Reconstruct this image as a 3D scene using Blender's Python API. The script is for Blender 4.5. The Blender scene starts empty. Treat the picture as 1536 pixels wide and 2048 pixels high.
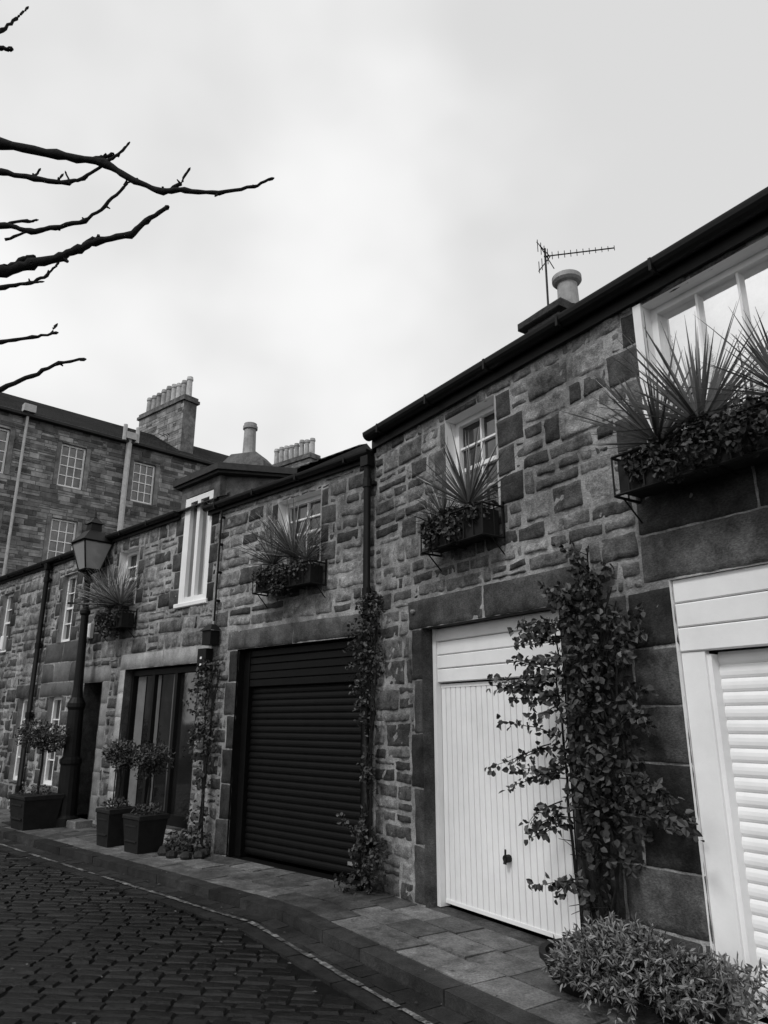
import bpy, math, random
from mathutils import Vector, Matrix, noise
random.seed(7)
R=random.random
def U(a,b): return a+(b-a)*random.random()
sc=bpy.context.scene
sc.view_settings.view_transform='Standard'; sc.view_settings.look='None'; sc.view_settings.exposure=0

# ---------------------------------------------------------------- materials
def mat(name,lo,hi=None,rough=.8,amt=.3,nscale=6,bump=.3,bscale=40,spec=.3,metal=0.0,detail=6,stain=0.0,fine=0.0):
    if hi is None: hi=lo
    m=bpy.data.materials.new(name); m.use_nodes=True
    nt=m.node_tree; N=nt.nodes; L=nt.links
    b=N['Principled BSDF']; b.inputs['Roughness'].default_value=rough
    b.inputs['Specular IOR Level'].default_value=spec; b.inputs['Metallic'].default_value=metal
    at=N.new('ShaderNodeAttribute'); at.attribute_name='tone'
    mr=N.new('ShaderNodeMapRange'); L.new(at.outputs['Fac'],mr.inputs[0])
    mr.inputs[3].default_value=lo; mr.inputs[4].default_value=hi; mr.clamp=False
    tc=N.new('ShaderNodeTexCoord')
    def layer(src,scale,det,a,f0,f1,vs=(1,1,1)):
        mp=N.new('ShaderNodeMapping'); mp.inputs['Scale'].default_value=vs; L.new(tc.outputs['Object'],mp.inputs[0])
        n=N.new('ShaderNodeTexNoise'); n.inputs['Scale'].default_value=scale; n.inputs['Detail'].default_value=det; n.inputs['Roughness'].default_value=.7
        L.new(mp.outputs[0],n.inputs['Vector'])
        q=N.new('ShaderNodeMapRange'); q.inputs[1].default_value=f0; q.inputs[2].default_value=f1
        q.inputs[3].default_value=1-a; q.inputs[4].default_value=1+a*.8; L.new(n.outputs['Fac'],q.inputs[0])
        mu=N.new('ShaderNodeMath'); mu.operation='MULTIPLY'; L.new(src.outputs[0],mu.inputs[0]); L.new(q.outputs[0],mu.inputs[1]); return mu
    last=layer(mr,nscale,detail,amt,.33,.67)
    if stain>0: last=layer(last,1.1,4,stain,.35,.65,(1,1,.5))
    if fine>0: last=layer(last,55,5,fine,.38,.62,(1,1,2.2))
    L.new(last.outputs[0],b.inputs['Base Color'])
    if bump>0:
        n2=N.new('ShaderNodeTexNoise'); n2.inputs['Scale'].default_value=bscale; n2.inputs['Detail'].default_value=7; n2.inputs['Roughness'].default_value=.68
        L.new(tc.outputs['Object'],n2.inputs['Vector'])
        bp=N.new('ShaderNodeBump'); bp.inputs['Strength'].default_value=bump; bp.inputs['Distance'].default_value=.014
        L.new(n2.outputs['Fac'],bp.inputs['Height']); L.new(bp.outputs[0],b.inputs['Normal'])
    return m
M={}
M['stone']=mat('rubble_sandstone',.035,.25,.85,.6,10,1.0,26,.2,stain=.45,fine=.4)
M['mortar']=mat('lime_mortar',.30,.30,.95,.5,6,.9,50,.1,stain=.5,fine=.25)
M['ashlar']=mat('sooty_ashlar',.022,.12,.8,.55,5,.7,30,.2,stain=.5,fine=.4)
M['ashlarL']=mat('pale_ashlar',.19,.34,.85,.3,5,.5,40,.25,stain=.25,fine=.2)
M['white']=mat('white_paint',.82,.82,.5,.06,2,.08,60,.35,stain=.05)
M['whiteD']=mat('white_door_paint',.84,.84,.45,.07,1.5,.04,60,.35,stain=.06)
M['black']=mat('black_paint',.006,.006,.5,.4,8,.08,60,.22)
M['blackdoor']=mat('black_roller_paint',.004,.004,.5,.3,5,.05,60,.16)
M['slate']=mat('roof_slate',.02,.045,.75,.3,12,.3,30,.25)
M['iron']=mat('wrought_iron',.007,.007,.55,.3,10,.1,60,.25)
M['leaf']=mat('vine_leaf',.008,.10,.5,.3,8,0,1,.3)
M['bushleaf']=mat('shrub_leaf',.02,.26,.5,.2,8,0,1,.3)
M['blade']=mat('cordyline_blade',.07,.5,.5,.2,8,0,1,.3)
M['bark']=mat('bark',.014,.022,.9,.3,30,.5,60,.1)
M['flag']=mat('pavement_flagstone',.045,.17,.7,.5,6,.6,35,.3,stain=.5,fine=.35)
M['kerb']=mat('kerb_stone',.014,.036,.7,.5,6,.6,45,.25,stain=.35,fine=.3)
M['sett']=mat('stone_sett',.0025,.013,.42,.5,8,.8,45,.28,stain=.5,fine=.3)
M['joint']=mat('wet_joint_dirt',.006,.006,.9,.3,10,.3,60,.1)
M['paintline']=mat('worn_road_paint',.07,.19,.8,.8,16,.3,60,.2,fine=.5)
M['ground']=mat('dark_ground',.012,.012,.9,.3,2,.2,20,.2)
M['terra']=mat('chimney_clay',.28,.46,.8,.3,5,.2,40,.2,stain=.2)
M['render']=mat('weathered_render',.09,.17,.9,.5,4,.5,30,.2,stain=.4,fine=.25)
M['tstone']=mat('tenement_stone',.08,.34,.9,.4,3,.6,12,.2,stain=.3)
M['tmortar']=mat('tenement_mortar',.22,.22,.95,.2,3,.2,20,.1)
M['greypipe']=mat('grey_pipe_paint',.42,.42,.6,.2,5,.1,40,.3)
M['glass']=mat('window_glass',.03,.03,.04,.1,2,.02,3,1.0)
M['glassB']=mat('bright_window_glass',.92,.92,.03,.1,2,.03,3,1.0,metal=1.0)
M['glassM']=mat('mid_window_glass',.45,.45,.05,.15,2,.03,3,1.0,metal=1.0)
M['glassD']=mat('dark_window_glass',.12,.12,.04,.35,2,.03,2,1.0,metal=.9)
M['curtain']=mat('curtain_cloth',.12,.2,.9,.2,4,.1,30,.1)
M['lampglass']=mat('lantern_glass',.30,.30,.1,.1,2,0,1,.8)
M['pot']=mat('lead_planter',.010,.018,.75,.3,8,.3,40,.2)

# ---------------------------------------------------------------- mesh helper
class MB:
    def __init__(s): s.v=[]; s.f=[]; s.t=[]
    def add(s,vs,fs,t=.5):
        n=len(s.v); s.v.extend(tuple(x) for x in vs); s.f.extend(tuple(i+n for i in f) for f in fs); s.t.extend([t]*len(vs))
    def obj(s,name,m,parent=None,smooth=False):
        me=bpy.data.meshes.new(name); me.from_pydata(s.v,[],s.f); me.update()
        at=me.attributes.new('tone','FLOAT','POINT'); at.data.foreach_set('value',s.t)
        me.materials.append(M[m])
        if smooth: me.polygons.foreach_set('use_smooth',[True]*len(me.polygons))
        o=bpy.data.objects.new(name,me); sc.collection.objects.link(o)
        if parent is not None:
            o.parent=parent; o.matrix_parent_inverse=Matrix.Translation(-Vector(parent.location))
        return o
def empty(name,loc):
    e=bpy.data.objects.new(name,None); e.location=loc; e.empty_display_size=.3; sc.collection.objects.link(e); return e
class Fr:
    def __init__(s,o,u):
        s.o=Vector((o[0],o[1],0)); s.u=Vector((u[0],u[1],0)).normalized(); s.n=s.u.cross(Vector((0,0,1)))
    def p(s,a,z,d=0): 
        q=s.o+s.u*a+s.n*d; return Vector((q.x,q.y,z))
def box(mb,F,a0,a1,z0,z1,d0,d1,t=.5):
    v=[F.p(a,z,d) for d in (d0,d1) for z in (z0,z1) for a in (a0,a1)]
    mb.add(v,[(0,2,3,1),(4,5,7,6),(0,1,5,4),(2,6,7,3),(0,4,6,2),(1,3,7,5)],t)
def bbox(mb,F,a0,a1,z0,z1,d0,d1,t=.5,c=.012):
    v=[F.p(a0,z0,d0),F.p(a1,z0,d0),F.p(a1,z1,d0),F.p(a0,z1,d0),
       F.p(a0,z0,d1-c),F.p(a1,z0,d1-c),F.p(a1,z1,d1-c),F.p(a0,z1,d1-c),
       F.p(a0+c,z0+c,d1),F.p(a1-c,z0+c,d1),F.p(a1-c,z1-c,d1),F.p(a0+c,z1-c,d1)]
    f=[(3,2,1,0)]
    for i in range(4):
        j=(i+1)%4; f.append((i,j,4+j,4+i)); f.append((4+i,4+j,8+j,8+i))
    f.append((8,9,10,11)); mb.add(v,f,t)
def tube(mb,pts,rad,sides=6,t=.5,cap=True):
    pts=[Vector(p) for p in pts]
    if not isinstance(rad,(list,tuple)): rad=[rad]*len(pts)
    vs=[];fs=[]
    for i,p in enumerate(pts):
        if i==0: d=pts[1]-p
        elif i==len(pts)-1: d=p-pts[i-1]
        else: d=pts[i+1]-pts[i-1]
        d.normalize()
        ref=Vector((0,0,1)) if abs(d.z)<.9 else Vector((1,0,0))
        x=d.cross(ref).normalized(); y=d.cross(x)
        for k in range(sides):
            an=2*math.pi*k/sides; vs.append(p+(x*math.cos(an)+y*math.sin(an))*rad[i])
    for i in range(len(pts)-1):
        for k in range(sides):
            k2=(k+1)%sides; fs.append((i*sides+k,i*sides+k2,(i+1)*sides+k2,(i+1)*sides+k))
    if cap:
        fs.append(tuple(range(sides))); n=(len(pts)-1)*sides; fs.append(tuple(n+k for k in range(sides))[::-1])
    mb.add(vs,fs,t)
def lathe(mb,c,prof,sides=14,t=.5,axis=None):
    vs=[];fs=[]
    ax=axis or (0,0)
    for r,z in prof:
        for k in range(sides):
            an=2*math.pi*k/sides; vs.append((c[0]+ax[0]*z+r*math.cos(an),c[1]+ax[1]*z+r*math.sin(an),c[2]+z))
    for i in range(len(prof)-1):
        for k in range(sides):
            k2=(k+1)%sides; fs.append((i*sides+k,i*sides+k2,(i+1)*sides+k2,(i+1)*sides+k))
    fs.append(tuple(range(sides))[::-1]); n=(len(prof)-1)*sides; fs.append(tuple(n+k for k in range(sides)))
    mb.add(vs,fs,t)

def rock(mb,F,a0,a1,z0,z1,d=0.,h=.018,rgh=.012,t=.5,cell=.055,jit=.012):
    w=a1-a0; hh=z1-z0; e=.014
    if w<.035 or hh<.03: return
    nx=max(2,int(w/cell)); nz=max(2,int(hh/cell))
    us=[0,e/w]+[e/w+(1-2*e/w)*i/nx for i in range(1,nx)]+[1-e/w,1]
    vs_=[0,e/hh]+[e/hh+(1-2*e/hh)*i/nz for i in range(1,nz)]+[1-e/hh,1]
    J=[(U(-jit,jit),U(-jit,jit)) for _ in range(4)]
    seed=Vector((U(0,99),U(0,99),U(0,99)))
    vs=[];A=len(us);B=len(vs_)
    tilt=(U(-.4,.4)*rgh,U(-.4,.4)*rgh)
    for j,v in enumerate(vs_):
        for i,u in enumerate(us):
            ja=(J[0][0]*(1-u)*(1-v)+J[1][0]*u*(1-v)+J[2][0]*u*v+J[3][0]*(1-u)*v)
            jz=(J[0][1]*(1-u)*(1-v)+J[1][1]*u*(1-v)+J[2][1]*u*v+J[3][1]*(1-u)*v)
            a=a0+w*u+ja; z=z0+hh*v+jz
            q=Vector((a*9,z*9,0))+seed
            a+=jit*.9*noise.noise(q*1.3); z+=jit*.9*noise.noise(q*1.3+Vector((7,3,1)))
            edge=(i in(0,A-1)) or (j in(0,B-1))
            if edge: dd=d-.006
            else:
                nn=noise.noise(q*1.1)+.6*noise.noise(q*2.9)
                dd=d+h+rgh*nn+tilt[0]*(u-.5)*2+tilt[1]*(v-.5)*2
            vs.append(F.p(a,z,dd))
    fs=[(j*A+i,j*A+i+1,(j+1)*A+i+1,(j+1)*A+i) for j in range(B-1) for i in range(A-1)]
    mb.add(vs,fs,t)
def subtract(r,o,mn=.05):
    a0,a1,z0,z1=r; b0,b1,y0,y1=o
    if a1<=b0 or a0>=b1 or z1<=y0 or z0>=y1: return [r]
    out=[]
    if a0<b0-mn: out.append((a0,b0,z0,z1))
    if a1>b1+mn: out.append((b1,a1,z0,z1))
    m0=max(a0,b0); m1=min(a1,b1)
    if m1-m0>mn:
        if z0<y0-mn: out.append((m0,m1,z0,y0))
        if z1>y1+mn: out.append((m0,m1,y1,z1))
    return out
def courses(a0,a1,z0,z1,hm,hM,wm,wM,holes,gap=.014):
    rects=[]; z=z0
    while z<z1-.03:
        h=U(hm,hM)
        if z+h>z1-.07: h=z1-z
        a=a0-U(0,.1)
        while a<a1:
            w=U(wm,wM)*(1.35 if R()<.2 else 1)
            if R()<.16: w*=.35
            aa=max(a,a0); ab=min(a+w,a1)
            if a1-ab<.08: ab=a1; w=a1-a
            if ab-aa>.04:
                x=R()
                if h>.17 and x<.4:
                    k=U(.35,.65)
                    parts=[(aa,ab,z,z+h*k),(aa,ab,z+h*k,z+h)]
                    if R()<.4:
                        mm=U(.35,.65)*(ab-aa)+aa
                        parts=[parts[0],(aa,mm,z+h*k,z+h),(mm,ab,z+h*k,z+h)]
                else: parts=[(aa,ab,z,z+h)]
                for p in parts:
                    L=[p]
                    for o in holes:
                        L=[q for r in L for q in subtract(r,o)]
                    rects+=L
            a+=w
        z+=h
    return [(r[0]+gap*U(.2,1.5),r[1]-gap*U(.2,1.5),r[2]+gap*U(.2,1.4),r[3]-gap*U(.2,1.4)) for r in rects]
def wallsheet(mb,F,a0,a1,z0,z1,ops,d=0.,t=.5):
    A=sorted(set([a0,a1]+[x for o in ops for x in o[:2] if a0<x<a1])); Z=sorted(set([z0,z1]+[x for o in ops for x in o[2:4] if z0<x<z1]))
    for i in range(len(A)-1):
        for j in range(len(Z)-1):
            ca=(A[i]+A[i+1])/2; cz=(Z[j]+Z[j+1])/2
            if any(o[0]<ca<o[1] and o[2]<cz<o[3] for o in ops): continue
            mb.add([F.p(A[i],Z[j],d),F.p(A[i+1],Z[j],d),F.p(A[i+1],Z[j+1],d),F.p(A[i],Z[j+1],d)],[(0,1,2,3)],t)
def reveal(mb,F,o,depth=.2,t=.5,front=.006):
    a0,a1,z0,z1=o
    for (p,q) in (((a0,z0),(a0,z1)),((a0,z1),(a1,z1)),((a1,z1),(a1,z0)),((a1,z0),(a0,z0))):
        mb.add([F.p(p[0],p[1],front),F.p(q[0],q[1],front),F.p(q[0],q[1],-depth),F.p(p[0],p[1],-depth)],[(0,1,2,3)],t)
def sash(par,F,o,depth=.14,nx=2,nz=4,glass='glass',fw=.055,bar=.02,meet=True):
    a0,a1,z0,z1=o; fr=MB(); gl=MB()
    d=-depth
    box(fr,F,a0,a0+fw,z0,z1,d-.06,d+.03); box(fr,F,a1-fw,a1,z0,z1,d-.06,d+.03)
    box(fr,F,a0+fw,a1-fw,z1-fw,z1,d-.06,d+.028); box(fr,F,a0+fw,a1-fw,z0,z0+fw*1.2,d-.06,d+.028)
    A0=a0+fw;A1=a1-fw;Z0=z0+fw*1.2;Z1=z1-fw
    if meet: box(fr,F,A0,A1,(Z0+Z1)/2-.02,(Z0+Z1)/2+.02,d-.04,d+.02)
    for i in range(1,nx):
        x=A0+(A1-A0)*i/nx; box(fr,F,x-bar/2,x+bar/2,Z0,Z1,d-.035,d+.012)
    for j in range(1,nz):
        if meet and j*2==nz: continue
        z=Z0+(Z1-Z0)*j/nz; box(fr,F,A0,A1,z-bar/2,z+bar/2,d-.035,d+.010)
    gl.add([F.p(A0,Z0,d-.025),F.p(A1,Z0,d-.025),F.p(A1,Z1,d-.025),F.p(A0,Z1,d-.025)],[(0,1,2,3)])
    fr.obj('window_frame','white',par); gl.obj('window_glass',glass,par)

# ---------------------------------------------------------------- geometry of the lane
P=(-.086,7.737)
FR=Fr(P,(.555,-.832)); FM=Fr(P,(.727,-.687))
def lane(s,d,z):
    x=max(0,min(1,(s+1.4)/2.8)); x=x*x*(3-2*x)
    w=(FR if s>=0 else FM).p(s,0,0); n=(FM.n*(1-x)+FR.n*x).normalized()
    q=w+n*d; return Vector((q.x,q.y,z))
def walldist(x,y):
    q=Vector((x-P[0],y-P[1],0)); return min(q.dot(FR.n),q.dot(FM.n))

def house(name,F,a0,a1,eave,openings,blocks,cell=.055,roofpitch=.5,seed=1,tone=(0.,1.),hm=.10,hM=.28,wm=.18,wM=.52,ridge=3.,gap=.014):
    random.seed(seed)
    c=F.p((a0+a1)/2,0,-2.5); E=empty(name,c)
    mo=MB(); wallsheet(mo,F,a0,a1,-.15,eave,openings,.005); mo.obj('mortar_wall','mortar',E)
    st=MB()
    holes=[o[:4] for o in openings]+[b[:4] for b in blocks]
    for r in courses(a0,a1,-.02,eave,hm,hM,wm,wM,holes,gap):
        tt=tone[0]+(tone[1]-tone[0])*(R()**1.25)
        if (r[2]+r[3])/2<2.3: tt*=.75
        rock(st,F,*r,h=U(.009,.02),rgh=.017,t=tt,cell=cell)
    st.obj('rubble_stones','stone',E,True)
    for key in ('ashlar','ashlarL'):
        ab=MB()
        for b in blocks:
            mk=b[5] if len(b)>5 else 'ashlar'
            if mk!=key: continue
            g=.0005
            rock(ab,F,b[0]+g,b[1]-g,b[2]+g,b[3]-g,h=.014,rgh=.010,t=b[4],cell=cell*1.2,jit=.006)
        if ab.v: ab.obj('dressed_stones',key,E,True)
    bd=MB(); box(bd,F,a0+.01,a1-.01,0,eave-.15,-5.8,-.45)
    bd.obj('house_body','render',E)
    rf=MB(); rz=eave+roofpitch*(ridge+.08)
    n=16
    for i in range(n):
        f0=i/n; f1=(i+1)/n
        dd0=.08-(ridge+.08)*f0; dd1=.08-(ridge+.08)*f1-.03; za=eave+(rz-eave)*f0+.03; zb=eave+(rz-eave)*f1+.012
        x=a0
        while x<a1-.01:
            x2=min(x+U(.22,.34),a1)
            rf.add([F.p(x,za,dd0),F.p(x2,za,dd0),F.p(x2,zb,dd1),F.p(x,zb,dd1),F.p(x,za-.02,dd0),F.p(x2,za-.02,dd0)],[(0,1,2,3),(4,5,1,0)],R())
            x=x2+.004
    rf.add([F.p(a0,rz,-ridge),F.p(a1,rz,-ridge),F.p(a1,eave,-5.9),F.p(a0,eave,-5.9)],[(0,1,2,3)],.5)
    for a in (a0,a1): rf.add([F.p(a,eave-.1,.0),F.p(a,rz-.005,-ridge),F.p(a,eave-.1,-5.9)],[(0,1,2)],.5)
    rf.obj('slate_roof','slate',E)
    return E
def gutter(par,F,a0,a1,z,d=.1,r=.065,fz=.13):
    g=MB()
    box(g,F,a0,a1,z-fz,z+.015,.024,.055)
    prof=[(d+r*math.cos(math.pi+math.pi*i/8),z+r*math.sin(math.pi+math.pi*i/8)*1.0) for i in range(9)]
    prof=[(prof[0][0],z+.015)]+prof+[(prof[-1][0],z+.015)]
    vs=[];n=len(prof)
    for a in (a0,a1):
        for (dd,zz) in prof: vs.append(F.p(a,zz,dd))
    fs=[(i,i+1,n+i+1,n+i) for i in range(n-1)]+[(0,n,2*n-1,n-1)]+[tuple(range(n)),tuple(range(2*n-1,n-1,-1))]
    g.add(vs,fs)
    x=a0+.3
    while x<a1: 
        box(g,F,x-.012,x+.012,z-r-.006,z+.02,.055,d+r+.004); x+=.9
    g.obj('gutter','black',par)

def quoins(a0,a1,z0,z1,side,t=(.0,.6),lo=.16,hi=.3,hh=.27):
    out=[]; z=z0
    n=max(1,round((z1-z0)/hh)); h=(z1-z0)/n
    for i in range(n):
        w=hi if (i%2==0) else lo
        w*=U(.85,1.1)
        if side<0: out.append((a0-w,a0,z,z+h,U(*t)))
        else: out.append((a1,a1+w,z,z+h,U(*t)))
        z+=h
    return out
# ---- right house
random.seed(3)
EV_R=4.78
oG=(.85,2.64,-.01,2.46); oW=(1.30,2.03,3.42,4.50); oW2=(3.66,5.0,3.5,4.58); oG2=(3.63,6.1,-.01,2.5)
bl=[(.62,1.75,2.46,2.76,.5),(1.75,2.95,2.46,2.76,.4)]
bl+=quoins(oG[0],0,0,2.46,-1,(.1,.7),.17,.2,.45)
z=0
for h in (.33,.36,.3,.34,.36,.38,.39):
    k=R()
    if k<.4: bl+=[(2.64,3.63,z,z+h,U(.0,.5))]
    else:
        m_=2.64+U(.35,.65); bl+=[(2.64,m_,z,z+h,U(.0,.6)),(m_,3.63,z,z+h,U(0,.6))]
    z+=h
bl+=[(3.42,4.6,2.5,2.84,.7),(4.6,6.4,2.5,2.84,.6),(3.42,4.3,2.84,3.2,.25),(4.3,6.4,2.84,3.2,.15),(3.5,6.4,3.2,3.5,.1)]
bl+=quoins(oW[0],oW[1],3.42,4.5,1,(.0,.7),.2,.34,.28)+quoins(oW[0],oW[1],3.42,4.5,-1,(.3,1.),.1,.2,.28)
bl+=[(1.22,2.12,3.25,3.42,.4)]
bl+=quoins(oW2[0],0,3.5,4.58,-1,(.1,.8),.2,.34,.3)
H1=house('mews_house',FR,0.0,7.0,EV_R,[oG,oW,oW2,oG2],bl,seed=11,tone=(.05,1.15),cell=.032,gap=.014)
rv=MB(); reveal(rv,FR,oW,.16,front=.025); reveal(rv,FR,oW2,.16,front=.025); 
box(rv,FR,oW2[0]-.07,oW2[0]-.002,3.5,4.6,.0,.03)
rv.obj('window_reveals','white',H1)
rv=MB(); reveal(rv,FR,oG,.2,front=.02); rv.obj('garage_reveal','ashlar',H1)
rv=MB(); reveal(rv,FR,oG2,.06,front=.02); rv.obj('garage_reveal_white','white',H1)
sash(H1,FR,oW,.14,2,4,'glassD'); sash(H1,FR,oW2,.12,4,1,'glassB',.05,.018,False)
gutter(H1,FR,-.02,7,EV_R,.11,.075,.16)
def garage_ribbed(par,F,o,zt,depth=.17):
    a0,a1,z0,z1=o; m=MB()
    box(m,F,a0+.002,a0+.05,0,z1,-depth-.05,-depth+.06); box(m,F,a1-.05,a1-.002,0,z1,-depth-.05,-depth+.06)
    z=zt; n=4; h=(z1-zt)/n
    for i in range(n): bbox(m,F,a0+.05,a1-.05,z+.003,z+h-.003,-depth-.03,-depth+.045+.003*(i%2),c=.008); z+=h
    m.obj('garage_frame','white',par)
    m=MB(); A0=a0+.055;A1=a1-.055; n=int((A1-A0)/.07); pw=(A1-A0)/n
    prof=[]
    for i in range(n):
        x=A0+i*pw; prof+=[(x,0),(x+pw*.80,0),(x+pw*.84,-.016),(x+pw*.94,-.016),(x+pw*.98,0)]
    prof.append((A1,0)); b0=.03; vs=[];nn=len(prof)
    for zz in (b0,zt-.02):
        for (x,dd) in prof: vs.append(F.p(x,zz,-depth+dd))
    m.add(vs,[(i,i+1,nn+i+1,nn+i) for i in range(nn-1)])
    box(m,F,A0,A1,b0,b0+.03,-depth-.02,-depth+.006); box(m,F,A0,A1,zt-.045,zt-.012,-depth-.02,-depth+.006)
    m.obj('ribbed_door_panel','whiteD',par)
    m=MB()
    tube(m,[F.p(1.752,.51,-depth),F.p(1.752,.51,-depth+.05)],.03,10); tube(m,[F.p(1.745,.51,-depth+.04),F.p(1.76,.51+.07,-depth+.05)],.009,6)
    tube(m,[F.p(1.752,.51,-depth+.045),F.p(1.752,.47,-depth+.055)],.015,6)
    m.obj('door_handle','iron',par)
garage_ribbed(H1,FR,oG,1.94)
def roller(par,F,a0,a1,z0,z1,d,pitch,matn,bul=.012):
    m=MB(); n=int(round((z1-z0)/pitch)); p=(z1-z0)/n; prof=[]
    for i in range(n):
        z=z0+i*p
        for f,b in ((0,-.006),(.06,-.006),(.08,.0),(.25,bul*.75),(.5,bul),(.75,bul*.75),(.94,.0)): prof.append((z+f*p,d+b))
    prof.append((z1,d)); nn=len(prof); vs=[]
    for a in (a0,a1):
        for (zz,dd) in prof: vs.append(F.p(a,zz,dd))
    m.add(vs,[(i,nn+i,nn+i+1,i+1) for i in range(nn-1)]); m.obj('roller_shutter',matn,par,False)
fr=MB()
zz=2.02
for h in (.16,.16,.16): bbox(fr,FR,3.635,6.095,zz+.003,zz+h-.003,-.06,-.005,c=.008); zz+=h
box(fr,FR,3.635,3.80,0,2.02,-.07,-.02); box(fr,FR,5.9,6.09,0,2.02,-.07,-.02); box(fr,FR,3.80,3.83,0,2.0,-.13,-.04)
fr.obj('garage_frame_white','white',H1)
roller(H1,FR,3.83,5.9,.01,2.015,-.12,.082,'whiteD',.009)

# ---- black garage house
EV2=4.58
oB=(-2.5,-.2,-.01,2.48); oBw=(-1.77,-.93,3.42,4.34)
bl=[(-2.75,-1.4,2.48,2.74,.7),(-1.4,0.0,2.48,2.74,.6)]+quoins(oB[0],0,0,2.48,-1,(.1,.6),.2,.26,.4)
bl+=quoins(oBw[0],oBw[1],3.42,4.34,1,(.2,.9),.14,.28,.23)+quoins(oBw[0],oBw[1],3.42,4.34,-1,(.1,.9),.14,.28,.23)+[(-1.9,-.8,3.28,3.42,.4)]
H2=house('mews_house',FM,-3.15,0,EV2,[oB,oBw],bl,seed=21,cell=.045,tone=(.08,1.2),gap=.015)
rv=MB(); reveal(rv,FM,oB,.2,front=.02); rv.obj('garage_reveal','black',H2)
rv=MB(); reveal(rv,FM,oBw,.16,front=.025); rv.obj('window_reveal','white',H2)
sash(H2,FM,oBw,.14,2,4,'glassD'); gutter(H2,FM,-3.4,-.02,EV2,.1,.055,.1)
fr=MB(); box(fr,FM,-2.498,-2.38,0,2.47,-.2,-.1); box(fr,FM,-.32,-.202,0,2.47,-.2,-.1)
zz=2.0
for i in range(5): bbox(fr,FM,-2.38,-.32,zz+.002,zz+.092,-.19,-.105,c=.010); zz+=.094
fr.obj('garage_frame_black','blackdoor',H2)
roller(H2,FM,-2.38,-.32,.03,1.99,-.17,.078,'blackdoor',.009)
fr=MB(); box(fr,FM,-.55,-.40,.13,.165,-.158,-.148); fr.obj('maker_plate','ashlarL',H2)
fr=MB(); tube(fr,[FM.p(-3.02,EV2-.1,.06),FM.p(-3.05,2.9,.05)],.014,6)
for i in range(4): tube(fr,[FM.p(-3.02,EV2-.2-.4*i,.0),FM.p(-3.02,EV2-.2-.4*i,.07)],.02,6)
fr.obj('cable_pipe','black',H2)

# ---- dormer house
EV3=4.68
oD=(-4.1,-3.35,3.25,4.9); oE=(-6.1,-5.43,3.4,4.36); oF=(-5.5,-3.4,.2,2.36); oDoor=(-6.9,-6.25,.1,2.2)
bl=[(-5.7,-4.4,2.36,2.6,.9,'ashlarL'),(-4.4,-3.2,2.36,2.6,.7,'ashlarL')]
bl+=[(-5.7,-5.5,.2+.36*i,.2+.36*(i+1),U(.9,1.5),'ashlarL') for i in range(6)]
bl+=[(-6.25,-6.02,.1+.35*i,.1+.35*(i+1),U(.0,.6),'ashlarL') for i in range(6)]+[(-7.1,-6.0,2.2,2.45,.2,'ashlarL')]
bl+=quoins(oD[0],oD[1],3.2,4.6,1,(0,.5),.12,.2)+quoins(oD[0],oD[1],3.2,4.6,-1,(0,.6),.16,.28)+quoins(oE[0],oE[1],3.4,4.36,-1,(.2,.7),.12,.22)+quoins(oE[0],oE[1],3.4,4.36,1,(.2,.7),.12,.22)
H3=house('mews_house',FM,-7.15,-3.15,EV3,[oD,oE,oF,oDoor],bl,seed=31,cell=.07,roofpitch=.57,gap=.017,tone=(0.05,1.2))
rv=MB(); reveal(rv,FM,oE,.16,front=.025); reveal(rv,FM,(oD[0],oD[1],oD[2],4.9),.1); rv.obj('window_reveals','white',H3)
rv=MB(); reveal(rv,FM,oF,.2,front=.02); reveal(rv,FM,oDoor,.3,front=.02); rv.obj('door_reveals','ashlar',H3)
sash(H3,FM,oE,.14,2,4,'glassD')
fr=MB()
for (x0,x1) in ((-4.1,-3.95),(-3.76,-3.68),(-3.45,-3.35)): box(fr,FM,x0,x1,3.25,4.88,-.09,.012)
box(fr,FM,-3.95,-3.76,3.25,3.33,-.09,.01); box(fr,FM,-3.68,-3.45,3.25,3.33,-.09,.01); box(fr,FM,-3.95,-3.76,4.8,4.88,-.09,.01); box(fr,FM,-3.68,-3.45,4.8,4.88,-.09,.01)
bbox(fr,FM,-4.17,-3.3,3.18,3.25,-.09,.05)
fr.obj('tall_window_frame','white',H3)
gl=MB(); box(gl,FM,-3.95,-3.45,3.33,4.8,-.08,-.05); gl.obj('tall_window_glass','glassM',H3)
gutter(H3,FM,-7.15,-4.2,EV3,.1,.055,.1)
fr=MB(); gl=MB()
for x in (-5.5,-4.85,-4.2,-3.48): box(fr,FM,x,x+.07,.2,2.34,-.2,-.1)
box(fr,FM,-5.43,-3.48,2.26,2.34,-.2,-.102); box(fr,FM,-5.43,-3.48,.2,.34,-.2,-.102)
fr.obj('glazing_frame','iron',H3); gl.add([FM.p(-5.4,.3,-.16),FM.p(-3.45,.3,-.16),FM.p(-3.45,2.3,-.16),FM.p(-5.4,2.3,-.16)],[(0,1,2,3)]); gl.obj('large_glazing','glassD',H3)
cu=MB()
for x0,x1 in ((-5.36,-5.12),(-4.74,-4.66),(-4.3,-4.22)):
    n=10
    for i in range(n):
        a=x0+(x1-x0)*i/n; b=x0+(x1-x0)*(i+1)/n
        cu.add([FM.p(a,.36,-.15+.012*(i%2)),FM.p(b,.36,-.15+.012*((i+1)%2)),FM.p(b,2.25,-.15+.012*((i+1)%2)),FM.p(a,2.25,-.15+.012*(i%2))],[(0,1,2,3)])
cu.obj('curtains','curtain',H3)
dr=MB(); box(dr,FM,-6.9,-6.25,.1,2.2,-.34,-.28)
for (x0,x1) in ((-6.82,-6.62),(-6.53,-6.33)):
    for (y0,y1) in ((.25,.95),(1.1,2.0)): bbox(dr,FM,x0,x1,y0,y1,-.28,-.262)
dr.obj('panel_door','iron',H3)
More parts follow.
